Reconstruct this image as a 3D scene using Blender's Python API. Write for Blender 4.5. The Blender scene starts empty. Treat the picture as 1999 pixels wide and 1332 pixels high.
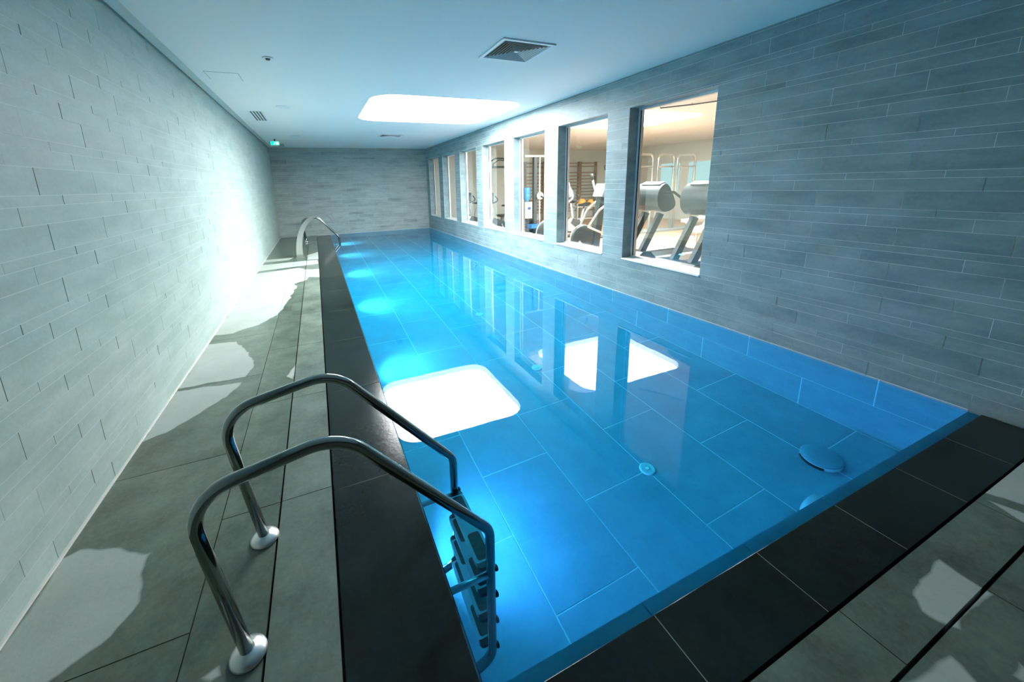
import bpy, bmesh, math, random
from mathutils import Vector, Matrix
random.seed(7)
PI = math.pi
scene = bpy.context.scene
COL = scene.collection

# ------------------------------------------------------------------ camera
CAM_H = 1.65
YAW, PITCH, ROLL = math.radians(-22.4244), math.radians(-12.2140), math.radians(-1.6088)
FF = Vector((-math.sin(YAW)*math.cos(PITCH), math.cos(YAW)*math.cos(PITCH), math.sin(PITCH)))
R0 = Vector((math.cos(YAW), math.sin(YAW), 0)); U0 = R0.cross(FF)
RR = R0*math.cos(ROLL) + U0*math.sin(ROLL); UU = -R0*math.sin(ROLL) + U0*math.cos(ROLL)
FPX, CX, CY = 732.375, 927.253, 517.809
cam_data = bpy.data.cameras.new('camera')
cam = bpy.data.objects.new('camera', cam_data); COL.objects.link(cam)
cam.matrix_world = Matrix(((RR.x, UU.x, -FF.x, 0), (RR.y, UU.y, -FF.y, 0), (RR.z, UU.z, -FF.z, CAM_H), (0, 0, 0, 1)))
cam_data.sensor_width = 36; cam_data.sensor_fit = 'HORIZONTAL'
cam_data.lens = FPX/1999*36
cam_data.shift_x = (999.5-CX)/1999; cam_data.shift_y = -(666-CY)/1999
cam_data.clip_start = 0.02; cam_data.clip_end = 100
scene.camera = cam

def proj(p):
    d = Vector(p)-Vector((0, 0, CAM_H)); z = d.dot(FF)
    if z < 0.05: return None
    return (CX+FPX*d.dot(RR)/z, CY-FPX*d.dot(UU)/z)

# ------------------------------------------------------------------ world, light levels, exposure
world = bpy.data.worlds.new('world'); scene.world = world; world.use_nodes = True
world.node_tree.nodes['Background'].inputs[0].default_value = (0.62, 0.74, 0.80, 1)
world.node_tree.nodes['Background'].inputs[1].default_value = 0.05
SKYLIGHT = 34.0          # daylight through the diffusing rooflight over the pool
GYM_SKYLIGHT = 32.0      # the same over the gym
POOL_LAMP = 135.0         # watts of each underwater lamp
POOL_COLOR = (0.26, 0.46, 1.0)    # the lamp by the ladder is bluer than the others
POOL_COLOR2 = (0.55, 0.88, 1.0)
vs = scene.view_settings
vs.view_transform = 'Standard'; vs.look = 'None'; vs.gamma = 1; vs.use_curve_mapping = False
vs.exposure = 0.36
if hasattr(scene, 'cycles'):
    scene.cycles.max_bounces = 9; scene.cycles.transmission_bounces = 6; scene.cycles.glossy_bounces = 4

# ------------------------------------------------------------------ dimensions (metres)
XL, XR = -1.267, 4.084           # faces of the side walls
YB, YN = 14.55, -1.3             # face of far wall, wall behind the camera
ZC = 3.02                        # ceiling
X_COL, X_SLOT, X_COP, X_POOL = -0.62, -0.345, -0.085, 0.352
Y_POOL, Y_RIM, Y_SLOT = 0.857, 0.527, 0.33
ZW = -0.015                      # water level
ZP = -1.13                       # pool floor
WT = 0.25                        # wall between pool and gym
XG = 13.6                        # far side wall of gym
WIN_Y = [(14.19-1.665*i-1.24, 14.19-1.665*i) for i in range(7)]
WIN_Z = (0.505, 2.605)
SKY = (0.96, 3.64, 6.14, 8.60)   # rooflight over pool x0 x1 y0 y1
GSKY = (5.25, 8.30, 6.12, 8.58)
SHAFT = 0.14                     # depth of the rooflight shafts

# ------------------------------------------------------------------ material helpers
def nt(name):
    m = bpy.data.materials.new(name); m.use_nodes = True
    t = m.node_tree; t.nodes.clear()
    out = t.nodes.new('ShaderNodeOutputMaterial')
    return m, t, out
def N(t, typ, **kw):
    n = t.nodes.new(typ)
    for k, v in kw.items():
        if k.startswith('i_'):
            key = k[2:]; key = int(key) if key.isdigit() else key.replace('_', ' ')
            n.inputs[key].default_value = v
        else: setattr(n, k, v)
    return n
def plain(name, col, rough=0.5, metal=0.0, noise=0.0, scale=8.0, bump=0.0, spec=0.5):
    m, t, out = nt(name)
    b = N(t, 'ShaderNodeBsdfPrincipled'); t.links.new(b.outputs[0], out.inputs[0])
    b.inputs['Base Color'].default_value = (*col, 1); b.inputs['Roughness'].default_value = rough
    b.inputs['Metallic'].default_value = metal; b.inputs['Specular IOR Level'].default_value = spec
    if noise or bump:
        g = N(t, 'ShaderNodeNewGeometry'); nz = N(t, 'ShaderNodeTexNoise', i_Scale=scale, i_Detail=4.0)
        t.links.new(g.outputs['Position'], nz.inputs['Vector'])
        if noise:
            r = N(t, 'ShaderNodeValToRGB')
            r.color_ramp.elements[0].position = 0.3; r.color_ramp.elements[1].position = 0.7
            r.color_ramp.elements[0].color = (*[c*(1-noise) for c in col], 1)
            r.color_ramp.elements[1].color = (*[min(1, c*(1+noise)) for c in col], 1)
            t.links.new(nz.outputs[0], r.inputs[0]); t.links.new(r.outputs[0], b.inputs['Base Color'])
        if bump:
            bp = N(t, 'ShaderNodeBump', i_Strength=bump, i_Distance=0.01)
            t.links.new(nz.outputs[0], bp.inputs['Height']); t.links.new(bp.outputs[0], b.inputs['Normal'])
    return m
def emis(name, col, s):
    m, t, out = nt(name); e = N(t, 'ShaderNodeEmission'); e.inputs[0].default_value = (*col, 1); e.inputs[1].default_value = s
    t.links.new(e.outputs[0], out.inputs[0]); return m

def stone(name, dark, light, rough, var=0.35, dry=None, dry_rough=0.6, streak=(1, 1, 1), bumps=0.25, spec=0.4):
    """Grey stone tile: cloudy colour, a tone of its own for each tile; dry = list of polygons (x,y) that have dried to a pale tone."""
    m, t, out = nt(name); L = t.links.new
    b = N(t, 'ShaderNodeBsdfPrincipled'); L(b.outputs[0], out.inputs[0]); b.inputs['Specular IOR Level'].default_value = spec
    g = N(t, 'ShaderNodeNewGeometry')
    mp = N(t, 'ShaderNodeMapping'); mp.inputs['Scale'].default_value = streak; L(g.outputs['Position'], mp.inputs[0])
    n1 = N(t, 'ShaderNodeTexNoise', i_Scale=3.2, i_Detail=6.0, i_Roughness=0.62); L(mp.outputs[0], n1.inputs['Vector'])
    n2 = N(t, 'ShaderNodeTexNoise', i_Scale=42.0, i_Detail=5.0, i_Roughness=0.7); L(g.outputs['Position'], n2.inputs['Vector'])
    oi = N(t, 'ShaderNodeObjectInfo')
    mul = N(t, 'ShaderNodeMath', operation='MULTIPLY', i_1=7.31); L(g.outputs['Random Per Island'], mul.inputs[0])
    add = N(t, 'ShaderNodeMath', operation='ADD'); L(oi.outputs['Random'], add.inputs[0]); L(mul.outputs[0], add.inputs[1])
    fr = N(t, 'ShaderNodeMath', operation='FRACT'); L(add.outputs[0], fr.inputs[0])
    pw = N(t, 'ShaderNodeMath', operation='POWER', i_1=7.0); L(fr.outputs[0], pw.inputs[0])
    # factor = clouds*0.7 + grain*0.3 - tile tone
    a1 = N(t, 'ShaderNodeMath', operation='MULTIPLY', i_1=0.75); L(n1.outputs[0], a1.inputs[0])
    a2 = N(t, 'ShaderNodeMath', operation='MULTIPLY_ADD', i_1=0.30); L(n2.outputs[0], a2.inputs[0]); L(a1.outputs[0], a2.inputs[2])
    a3 = N(t, 'ShaderNodeMath', operation='MULTIPLY_ADD', i_1=-var); L(pw.outputs[0], a3.inputs[0]); L(a2.outputs[0], a3.inputs[2])
    mr = N(t, 'ShaderNodeMapRange'); mr.inputs[1].default_value = 0.18; mr.inputs[2].default_value = 0.72
    L(a3.outputs[0], mr.inputs[0])
    mix = N(t, 'ShaderNodeMix', data_type='RGBA'); mix.inputs[6].default_value = (*dark, 1); mix.inputs[7].default_value = (*light, 1)
    L(mr.outputs[0], mix.inputs[0])
    bp = N(t, 'ShaderNodeBump', i_Strength=bumps, i_Distance=0.004); L(n2.outputs[0], bp.inputs['Height']); L(bp.outputs[0], b.inputs['Normal'])
    if dry is None:
        L(mix.outputs[2], b.inputs['Base Color'])
        rr = N(t, 'ShaderNodeMapRange'); rr.inputs[3].default_value = rough*0.8; rr.inputs[4].default_value = rough*1.25
        L(n1.outputs[0], rr.inputs[0]); L(rr.outputs[0], b.inputs['Roughness'])
    else:
        nv = N(t, 'ShaderNodeTexNoise', i_Scale=4.5, i_Detail=2.5, i_Roughness=0.5); L(g.outputs['Position'], nv.inputs['Vector'])
        sb = N(t, 'ShaderNodeVectorMath', operation='SUBTRACT'); sb.inputs[1].default_value = (.5, .5, .5); L(nv.outputs['Color'], sb.inputs[0])
        sc = N(t, 'ShaderNodeVectorMath', operation='SCALE'); sc.inputs['Scale'].default_value = 0.09; L(sb.outputs[0], sc.inputs[0])
        pv = N(t, 'ShaderNodeVectorMath', operation='ADD'); L(g.outputs['Position'], pv.inputs[0]); L(sc.outputs[0], pv.inputs[1])
        total = None
        for poly in dry:
            cx = sum(p[0] for p in poly)/len(poly); cy = sum(p[1] for p in poly)/len(poly); cur = None
            for i in range(len(poly)):
                p, q = poly[i], poly[(i+1) % len(poly)]
                nx, ny = q[1]-p[1], p[0]-q[0]; l = math.hypot(nx, ny)
                if l < 1e-6: continue
                nx /= l; ny /= l; c = nx*p[0]+ny*p[1]
                if nx*cx+ny*cy-c > 0: nx, ny, c = -nx, -ny, -c
                d = N(t, 'ShaderNodeVectorMath', operation='DOT_PRODUCT'); d.inputs[1].default_value = (nx, ny, 0); L(pv.outputs[0], d.inputs[0])
                s = N(t, 'ShaderNodeMath', operation='SUBTRACT', i_1=c); L(d.outputs['Value'], s.inputs[0])
                if cur is None: cur = s
                else:
                    x = N(t, 'ShaderNodeMath', operation='MAXIMUM'); L(cur.outputs[0], x.inputs[0]); L(s.outputs[0], x.inputs[1]); cur = x
            if total is None: total = cur
            else:
                x = N(t, 'ShaderNodeMath', operation='MINIMUM'); L(total.outputs[0], x.inputs[0]); L(cur.outputs[0], x.inputs[1]); total = x
        dm = N(t, 'ShaderNodeMapRange', interpolation_type='SMOOTHSTEP'); dm.inputs[1].default_value = -0.012; dm.inputs[2].default_value = 0.006
        dm.inputs[3].default_value = 1.0; dm.inputs[4].default_value = 0.0; L(total.outputs[0], dm.inputs[0])
        dmix = N(t, 'ShaderNodeMix', data_type='RGBA'); dmix.inputs[6].default_value = (0.29, 0.33, 0.295, 1); dmix.inputs[7].default_value = (0.43, 0.475, 0.435, 1)
        L(mr.outputs[0], dmix.inputs[0])
        fin = N(t, 'ShaderNodeMix', data_type='RGBA'); L(dm.outputs[0], fin.inputs[0]); L(mix.outputs[2], fin.inputs[6]); L(dmix.outputs[2], fin.inputs[7])
        L(fin.outputs[2], b.inputs['Base Color'])
        rr = N(t, 'ShaderNodeMapRange'); rr.inputs[3].default_value = rough; rr.inputs[4].default_value = dry_rough
        L(dm.outputs[0], rr.inputs[0]); L(rr.outputs[0], b.inputs['Roughness'])
    return m

DRY = [
 [(-1.27, 2.05), (-1.17, 2.10), (-1.03, 2.02), (-0.89, 1.97), (-0.86, 1.68), (-0.90, 1.58), (-1.1, 1.45), (-1.27, 1.35)],
 [(-1.27, 3.71), (-0.76, 3.68), (-0.72, 3.92), (-0.80, 4.27), (-0.99, 4.66), (-1.27, 4.72)],
 [(-1.27, 2.93), (-1.13, 3.02), (-0.85, 3.36), (-0.78, 3.59), (-1.27, 3.66)],
 [(-1.27, 4.99), (-1.06, 4.97), (-0.84, 5.15), (-0.62, 5.50), (-0.55, 6.1), (-0.44, 6.9), (-0.60, 7.5), (-1.27, 7.6)],
 [(-1.27, 7.4), (-0.6, 7.1), (-0.34, 7.4), (-0.2, 8.1), (-0.5, 8.7), (-1.27, 8.5)],
 [(-1.27, 8.75), (-0.1, 8.95), (-0.1, 9.5), (-1.27, 9.45)],
 [(-0.36, 7.75), (-0.08, 7.55), (-0.08, 8.35), (-0.36, 8.45)],
 [(-0.34, 9.6), (-0.08, 9.6), (-0.08, 10.7), (-0.34, 10.3)],
 [(-1.27, 9.75), (-0.75, 9.8), (-0.62, 10.15), (-1.27, 10.1)],
 [(-0.41, 3.52), (-0.345, 3.80), (-0.345, 3.45)],
 [(2.33, 0.455), (2.33, 0.315), (2.02, 0.315), (1.985, 0.40), (2.04, 0.435), (2.14, 0.44)],
 [(3.02, 0.56), (3.6, 0.54), (3.6, 0.44), (3.12, 0.405)],
 [(2.99, 0.485), (3.05, 0.36), (2.945, 0.36)],
 [(1.62, 0.325), (1.80, 0.30), (1.875, 0.285), (1.83, 0.18), (1.6, 0.2)],
 [(1.97, 0.19), (2.04, 0.188), (2.03, 0.172), (1.97, 0.155)],
 [(-0.535, 1.275), (-0.49, 1.285), (-0.48, 1.25), (-0.51, 1.245)],
]
M = {}
M['wall'] = stone('wall stone', (0.085, 0.15, 0.16), (0.31, 0.42, 0.44), 0.48, var=0.12, streak=(1, 0.6, 2.2))  # blue pool glow and shade are put into this stone's colour
M['litwall'] = stone('lit tone wall stone', (0.27, 0.36, 0.325), (0.48, 0.58, 0.535), 0.55, var=0.08, streak=(1, 0.6, 2.0))  # same stone, colour lightened for the rooflight falling on this wall
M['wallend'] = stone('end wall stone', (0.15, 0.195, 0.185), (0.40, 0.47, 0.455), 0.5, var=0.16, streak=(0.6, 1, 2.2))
M['grout'] = plain('pale grout', (0.74, 0.79, 0.77), 0.9)
M['deck'] = stone('deck stone wet and dry', (0.027, 0.042, 0.032), (0.155, 0.20, 0.158), 0.20, var=0.12, dry=DRY)
M['coping'] = stone('coping stone', (0.050, 0.072, 0.057), (0.205, 0.255, 0.208), 0.26, var=0.12, dry=DRY)
M['rim'] = stone('wet dark rim stone', (0.0015, 0.003, 0.0026), (0.014, 0.022, 0.018), 0.13, var=0.1, bumps=0.12, spec=0.22)
M['pool'] = stone('pool stone', (0.20, 0.33, 0.41), (0.34, 0.48, 0.57), 0.5, var=0.10)
M['poolgrout'] = plain('pool grout', (0.95, 0.97, 0.95), 0.8)
M['groutgrey'] = plain('grey grout', (0.56, 0.64, 0.60), 0.9)
M['rimgrout'] = plain('grey green rim grout', (0.16, 0.21, 0.17), 0.8)
M['groutdark'] = plain('dark rim grout', (0.055, 0.075, 0.06), 0.8)
M['bed'] = plain('dark adhesive bed', (0.06, 0.075, 0.07), 0.9)
M['slab'] = plain('dark bedding', (0.02, 0.025, 0.024), 0.9)
M['paint'] = plain('white ceiling paint', (0.90, 0.88, 0.835), 0.8)
M['whitewall'] = plain('white plaster', (0.78, 0.82, 0.77), 0.85)
M['trim'] = plain('pale trim', (0.74, 0.74, 0.68), 0.5)
M['nearwall'] = plain('darkened unseen wall', (0.05, 0.06, 0.055), 0.6)  # unseen wall's finish is invented, dark to dim the near end
M['edge'] = plain('grey edge profile', (0.50, 0.55, 0.50), 0.6)
M['frame'] = plain('white frame lacquer', (0.84, 0.86, 0.85), 0.35)
M['steel'] = plain('polished stainless steel', (0.29, 0.32, 0.305), 0.12, 1.0)
M['satin'] = plain('brushed stainless steel', (0.72, 0.72, 0.70), 0.28, 1.0)
M['black'] = plain('black plastic', (0.012, 0.014, 0.014), 0.4)
M['charcoal'] = plain('charcoal plastic', (0.05, 0.06, 0.06), 0.45)
M['grey'] = plain('grey lacquer', (0.33, 0.36, 0.36), 0.35)
M['silver'] = plain('silver lacquer', (0.62, 0.64, 0.63), 0.3, 0.4)
M['white'] = plain('white plastic', (0.85, 0.87, 0.86), 0.4)
M['pad'] = plain('dark green grey step pad', (0.055, 0.085, 0.07), 0.6, noise=0.3, scale=60)
M['steppl'] = plain('pale step plastic', (0.88, 0.90, 0.86), 0.45)
M['wood'] = plain('varnished beech', (0.42, 0.30, 0.18), 0.45, noise=0.15, scale=14)
M['gymfloor'] = plain('orange wood floor', (0.64, 0.41, 0.25), 0.4, noise=0.12, scale=5)
M['darkmat'] = plain('dark rubber mat', (0.07, 0.10, 0.11), 0.7)
M['orange'] = plain('orange rubber', (0.75, 0.30, 0.05), 0.5)
M['bluebottle'] = plain('blue bottle plastic', (0.10, 0.42, 0.75), 0.15)
M['blue'] = plain('blue vinyl', (0.02, 0.14, 0.45), 0.45)
M['skypane'] = emis('daylit opal pane', (0.97, 0.99, 1.0), SKYLIGHT)
M['gymskypane'] = emis('daylit opal pane over gym', (0.98, 0.99, 1.0), GYM_SKYLIGHT)
M['lens'] = emis('lit lamp lens', (0.62, 0.72, 1.0), 14.0)
M['exit'] = emis('lit green sign', (0.0, 0.85, 0.48), 1.4)
M['exitw'] = emis('lit white symbol', (0.8, 1.0, 0.9), 1.6)
M['gympane'] = emis('daylit frosted glazing', (0.42, 0.66, 0.66), 0.9)

def glass_mat():
    m, t, out = nt('window glass'); L = t.links.new
    f = N(t, 'ShaderNodeLayerWeight'); f.inputs[0].default_value = 0.5
    pw = N(t, 'ShaderNodeMath', operation='POWER', i_1=5.0); L(f.outputs['Facing'], pw.inputs[0])
    ml = N(t, 'ShaderNodeMath', operation='MULTIPLY_ADD', i_1=0.9, i_2=0.085); L(pw.outputs[0], ml.inputs[0])
    tr = N(t, 'ShaderNodeBsdfTransparent'); tr.inputs[0].default_value = (0.95, 0.98, 0.97, 1)
    gl = N(t, 'ShaderNodeBsdfGlossy'); gl.inputs['Roughness'].default_value = 0.0
    mx = N(t, 'ShaderNodeMixShader'); L(ml.outputs[0], mx.inputs[0]); L(tr.outputs[0], mx.inputs[1]); L(gl.outputs[0], mx.inputs[2]); L(mx.outputs[0], out.inputs[0])
    return m
M['glass'] = glass_mat()
def water_mat():
    m, t, out = nt('pool water'); L = t.links.new
    g = N(t, 'ShaderNodeNewGeometry')
    nz = N(t, 'ShaderNodeTexNoise', i_Scale=3.0, i_Detail=2.0); L(g.outputs['Position'], nz.inputs['Vector'])
    bp = N(t, 'ShaderNodeBump', i_Strength=0.010, i_Distance=0.02); L(nz.outputs[0], bp.inputs['Height'])
    f = N(t, 'ShaderNodeFresnel', i_IOR=1.333); L(bp.outputs[0], f.inputs['Normal'])
    rf = N(t, 'ShaderNodeBsdfRefraction', i_IOR=1.333); rf.inputs['Roughness'].default_value = 0.0; rf.inputs[0].default_value = (0.15, 0.78, 0.98, 1)
    gl = N(t, 'ShaderNodeBsdfGlossy'); gl.inputs['Roughness'].default_value = 0.0
    L(bp.outputs[0], rf.inputs['Normal']); L(bp.outputs[0], gl.inputs['Normal'])
    mx = N(t, 'ShaderNodeMixShader'); L(f.outputs[0], mx.inputs[0]); L(rf.outputs[0], mx.inputs[1]); L(gl.outputs[0], mx.inputs[2]); L(mx.outputs[0], out.inputs[0])
    return m
M['water'] = water_mat()

# ------------------------------------------------------------------ object helpers
class MB:
    def __init__(s): s.v = []; s.f = []; s.sm = []
    def add(s, vs, fs, smooth=False):
        o = len(s.v); s.v += [tuple(v) for v in vs]
        for f in fs: s.f.append([i+o for i in f]); s.sm.append(smooth)
        return s
    def box(s, x0, x1, y0, y1, z0, z1):
        return s.add([(x0,y0,z0),(x1,y0,z0),(x1,y1,z0),(x0,y1,z0),(x0,y0,z1),(x1,y0,z1),(x1,y1,z1),(x0,y1,z1)],
                     [(0,3,2,1),(4,5,6,7),(0,1,5,4),(1,2,6,5),(2,3,7,6),(3,0,4,7)])
    def hexa(s, pts):      # 8 points, bottom 4 then top 4
        return s.add(pts, [(0,3,2,1),(4,5,6,7),(0,1,5,4),(1,2,6,5),(2,3,7,6),(3,0,4,7)])
    def prism(s, poly, axis, a0, a1, smooth=False):
        """extrude a 2D polygon along axis ('x','y','z')"""
        def P(u, w, a): return {'x': (a, u, w), 'y': (u, a, w), 'z': (u, w, a)}[axis]
        n = len(poly); vs = [P(u, w, a0) for u, w in poly]+[P(u, w, a1) for u, w in poly]
        area = sum(poly[i][0]*poly[(i+1)%n][1]-poly[(i+1)%n][0]*poly[i][1] for i in range(n))
        fl = (area > 0) ^ (a1 < a0) ^ (axis == 'y')
        fs = [tuple(range(n))[::-1] if fl else tuple(range(n)), tuple(range(n, 2*n)) if fl else tuple(range(n, 2*n))[::-1]]
        o = len(s.v); s.add(vs, fs)
        sides = [(i, (i+1)%n, n+(i+1)%n, n+i) if fl else (n+i, n+(i+1)%n, (i+1)%n, i) for i in range(n)]
        for q in sides: s.f.append([i+o for i in q]); s.sm.append(smooth)
        return s
    def tube(s, pts, r, seg=12, caps=True):
        pts = [Vector(p) for p in pts]; n = len(pts)
        rs = r if isinstance(r, (list, tuple)) else [r]*n
        tan = []
        for i in range(n):
            a = pts[max(i-1, 0)]; b = pts[min(i+1, n-1)]; tan.append((b-a).normalized())
        ref = Vector((0, 0, 1)) if abs(tan[0].z) < 0.9 else Vector((0, 1, 0))
        u = tan[0].cross(ref).normalized(); vs = []
        for i in range(n):
            u = (u-tan[i]*u.dot(tan[i])).normalized(); w = tan[i].cross(u)
            for k in range(seg):
                a = 2*PI*k/seg; vs.append(pts[i]+(u*math.cos(a)+w*math.sin(a))*rs[i])
        fs = []
        for i in range(n-1):
            for k in range(seg):
                a = i*seg+k; b = i*seg+(k+1)%seg; fs.append((a, b, b+seg, a+seg))
        s.add(vs, fs, True)
        if caps:
            o = len(s.v)-n*seg
            s.f.append([o+k for k in range(seg)][::-1]); s.sm.append(False)
            s.f.append([o+(n-1)*seg+k for k in range(seg)]); s.sm.append(False)
        return s
    def lathe(s, prof, c=(0, 0, 0), axis='z', seg=24, smooth=True):
        """prof: list of (radius, height) from bottom to top"""
        c = Vector(c); vs = []; n = len(prof)
        def P(r, h, a):
            x, y = r*math.cos(a), r*math.sin(a)
            return c+Vector({'z': (x, y, h), 'x': (h, x, y), 'y': (y, h, x)}[axis])
        for r, h in prof:
            for k in range(seg): vs.append(P(r, h, 2*PI*k/seg))
        fs = []
        for i in range(n-1):
            for k in range(seg):
                a = i*seg+k; b = i*seg+(k+1)%seg; fs.append((a, b, b+seg, a+seg))
        o = len(s.v); s.add(vs, fs, smooth)
        s.f.append([o+k for k in range(seg)][::-1]); s.sm.append(False)
        s.f.append([o+(n-1)*seg+k for k in range(seg)]); s.sm.append(False)
        return s
    def mesh(s, name, mat):
        me = bpy.data.meshes.new(name); me.from_pydata(s.v, [], s.f)
        me.polygons.foreach_set('use_smooth', s.sm); me.materials.append(mat); me.update()
        return me
    def build(s, name, mat, parent=None):
        return link(name, s.mesh(name, mat), parent)
def link(name, me, parent=None, loc=None):
    o = bpy.data.objects.new(name, me); COL.objects.link(o)
    if parent: o.parent = parent
    if loc: o.location = loc
    return o
def tag(o, label, cat, group=None, kind=None):
    o['label'] = label; o['category'] = cat
    if group: o['group'] = group
    if kind: o['kind'] = kind
    return o
def thing(name, label, cat, loc=(0, 0, 0), rz=0, group=None):
    o = bpy.data.objects.new(name, None); COL.objects.link(o); o.location = loc; o.rotation_euler = (0, 0, rz)
    o.empty_display_size = 0.1
    return tag(o, label, cat, group)
def struct(name, me_or_none, label=None, loc=None):
    o = bpy.data.objects.new(name, me_or_none); COL.objects.link(o); o['kind'] = 'structure'
    if label: o['label'] = label
    if loc: o.location = loc
    return o
def dup(root, loc, rz, label=None, group=None):
    r = root.copy(); COL.objects.link(r); r.location = loc; r.rotation_euler = (0, 0, rz)
    if label: r['label'] = label
    if group: r['group'] = group
    for ch in list(root.children):
        c = ch.copy(); COL.objects.link(c); c.parent = r
        for g in list(ch.children):
            d = g.copy(); COL.objects.link(d); d.parent = c
    return r
def fillet(pts, rads, seg=8):
    """3D polyline with rounded corners"""
    pts = [Vector(p) for p in pts]; out = [pts[0]]
    for i in range(1, len(pts)-1):
        p = pts[i]; a = (pts[i-1]-p); b = (pts[i+1]-p); la, lb = a.length, b.length; a.normalize(); b.normalize()
        ang = a.angle(b); r = rads[i-1]; d = min(r/math.tan(ang/2), la*0.49, lb*0.49); r = d*math.tan(ang/2)
        c = p+(a+b).normalized()*(r/math.sin(ang/2)); s0 = p+a*d-c; s1 = p+b*d-c; tot = s0.angle(s1)
        for k in range(seg+1):
            t = k/seg; out.append(c+(s0*math.sin((1-t)*tot)+s1*math.sin(t*tot))/math.sin(tot))
    out.append(pts[-1]); return out
def rrect(x0, x1, y0, y1, r, seg=10):
    out = []
    for cx, cy, a0 in ((x1-r, y1-r, 0), (x0+r, y1-r, PI/2), (x0+r, y0+r, PI), (x1-r, y0+r, 3*PI/2)):
        for k in range(seg+1):
            a = a0+PI/2*k/seg; out.append((cx+r*math.cos(a), cy+r*math.sin(a)))
    return out
UNIT = {}
def unit_tile(mat, key):
    if key not in UNIT:
        UNIT[key] = MB().box(-.5, .5, -.5, .5, -.5, .5).mesh('tile', M[mat])
    return UNIT[key]
def tile_obj(parent, key, mat, x0, x1, y0, y1, z0, z1):
    o = bpy.data.objects.new('tile', unit_tile(mat, key)); COL.objects.link(o); o.parent = parent
    o.location = ((x0+x1)/2, (y0+y1)/2, (z0+z1)/2); o.scale = (x1-x0, y1-y0, z1-z0)
    return o
def vis_area(corners):
    ps = [proj(c) for c in corners]
    if any(p is None for p in ps): return 0.0
    cl = [(min(max(p[0], 0), 1999), min(max(p[1], 0), 1332)) for p in ps]; n = len(cl)
    return abs(sum(cl[i][0]*cl[(i+1)%n][1]-cl[(i+1)%n][0]*cl[i][1] for i in range(n)))/2
def place_tiles(parent, boxes, key, mat, face, limit=300):
    """boxes: list of (x0,x1,y0,y1,z0,z1); face(box)->visible corners. The largest in view are objects, the rest one joined part."""
    ranked = sorted(boxes, key=lambda b: -vis_area(face(b)))
    for b in ranked[:limit]: tile_obj(parent, key, mat, *b)
    rest = ranked[limit:]
    if rest:
        mb = MB()
        for b in rest: mb.box(*b)
        o = mb.build('distant_tiles', M[mat], parent); o['kind'] = 'stuff'

# ------------------------------------------------------------------ wall tiling: courses of three heights, laid in steps
T_LEN = 0.545; PER = 0.279; J = 0.0034
def courses(ztop, zbot):
    """(z0,z1,shift) from a datum at 2.627"""
    out = []; z = 2.627+PER*3
    while z > zbot-PER:
        for h, sh in ((0.137, 0.0), (0.052, -0.182), (0.090, -0.364)):
            z0, z1 = z-h, z
            a, b = max(z0, zbot), min(z1, ztop)
            if b-a > 0.012: out.append((a, b, sh))
            z -= h
    return out
def subtract(rects, hole):
    out = []
    for (a0, a1, b0, b1) in rects:
        h0, h1, k0, k1 = hole
        if a1 <= h0 or a0 >= h1 or b1 <= k0 or b0 >= k1: out.append((a0, a1, b0, b1)); continue
        m0, m1 = max(b0, k0), min(b1, k1)
        if b0 < k0: out.append((a0, a1, b0, k0))
        if b1 > k1: out.append((a0, a1, k1, b1))
        if a0 < h0: out.append((a0, h0, m0, m1))
        if a1 > h1: out.append((h1, a1, m0, m1))
    return out
def wall_rects(a0, a1, ztop, zbot, off, holes=(), sign=1):
    res = []
    for z0, z1, sh in courses(ztop, zbot):
        k = math.floor((a0-off-sign*sh)/T_LEN)
        s = off+sign*sh+k*T_LEN
        while s < a1:
            p, q = max(s, a0), min(s+T_LEN, a1)
            if q-p > 0.012:
                rs = [(p, q, z0, z1)]
                for h in holes: rs = subtract(rs, h)
                for r in rs:
                    if r[1]-r[0] > 0.012 and r[3]-r[2] > 0.01:
                        res.append((r[0]+J/2, r[1]-J/2, r[2]+J/2, r[3]-J/2))
            s += T_LEN
    return res

# ================================================================== THE SETTING
# ---- left wall
wl = struct('wall_left', MB().box(XL-0.25, XL-0.006, YN, YB+0.25, -0.06, 3.35).mesh('wall_left', M['bed']), 'long wall clad in grey stone strips, coloured lighter as if daylit, beside the deck')
bx = []
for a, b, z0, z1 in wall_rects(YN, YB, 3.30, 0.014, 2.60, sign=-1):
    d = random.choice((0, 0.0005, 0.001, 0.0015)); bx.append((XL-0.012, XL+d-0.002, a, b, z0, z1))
place_tiles(wl, bx, 'litwall', 'litwall', lambda b: [(b[1], b[2], b[4]), (b[1], b[3], b[4]), (b[1], b[3], b[5]), (b[1], b[2], b[5])])
mb = MB()
for z0, z1, sh in courses(3.30, 0.014): mb.box(XL-0.006, XL-0.0015, YN, YB, z0-J/2, z0+J/2)
gl = mb.build('bed_joints', M['groutgrey'], wl); gl['kind'] = 'stuff'
struct('baseboard_left', MB().box(XL-0.006, XL+0.006, YN, YB, 0.0, 0.010).mesh('baseboard_left', M['trim']), 'thin cream strip where the left wall meets the deck')
# ---- far wall (runs on behind the gym)
wb = struct('wall_back', MB().box(XL-0.006, XG+0.25, YB+0.006, YB+0.25, -1.4, 3.35).mesh('wall_back', M['groutgrey']), 'far end wall of grey stone strips above the water')
bx = []
for a, b, z0, z1 in wall_rects(XL, XR, 3.02, 0.0, 0.33):
    d = random.choice((0, 0.001, 0.002, 0.003)); bx.append((a, b, YB-d+0.001, YB+0.010, z0, z1))
place_tiles(wb, bx, 'wallend', 'wallend', lambda b: [(b[0], b[2], b[4]), (b[1], b[2], b[4]), (b[1], b[2], b[5]), (b[0], b[2], b[5])], 200)
MB().box(XR+WT, XG, YB-0.012, YB+0.007, 0, 3.02).build('plaster_face', M['whitewall'], wb)
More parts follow.
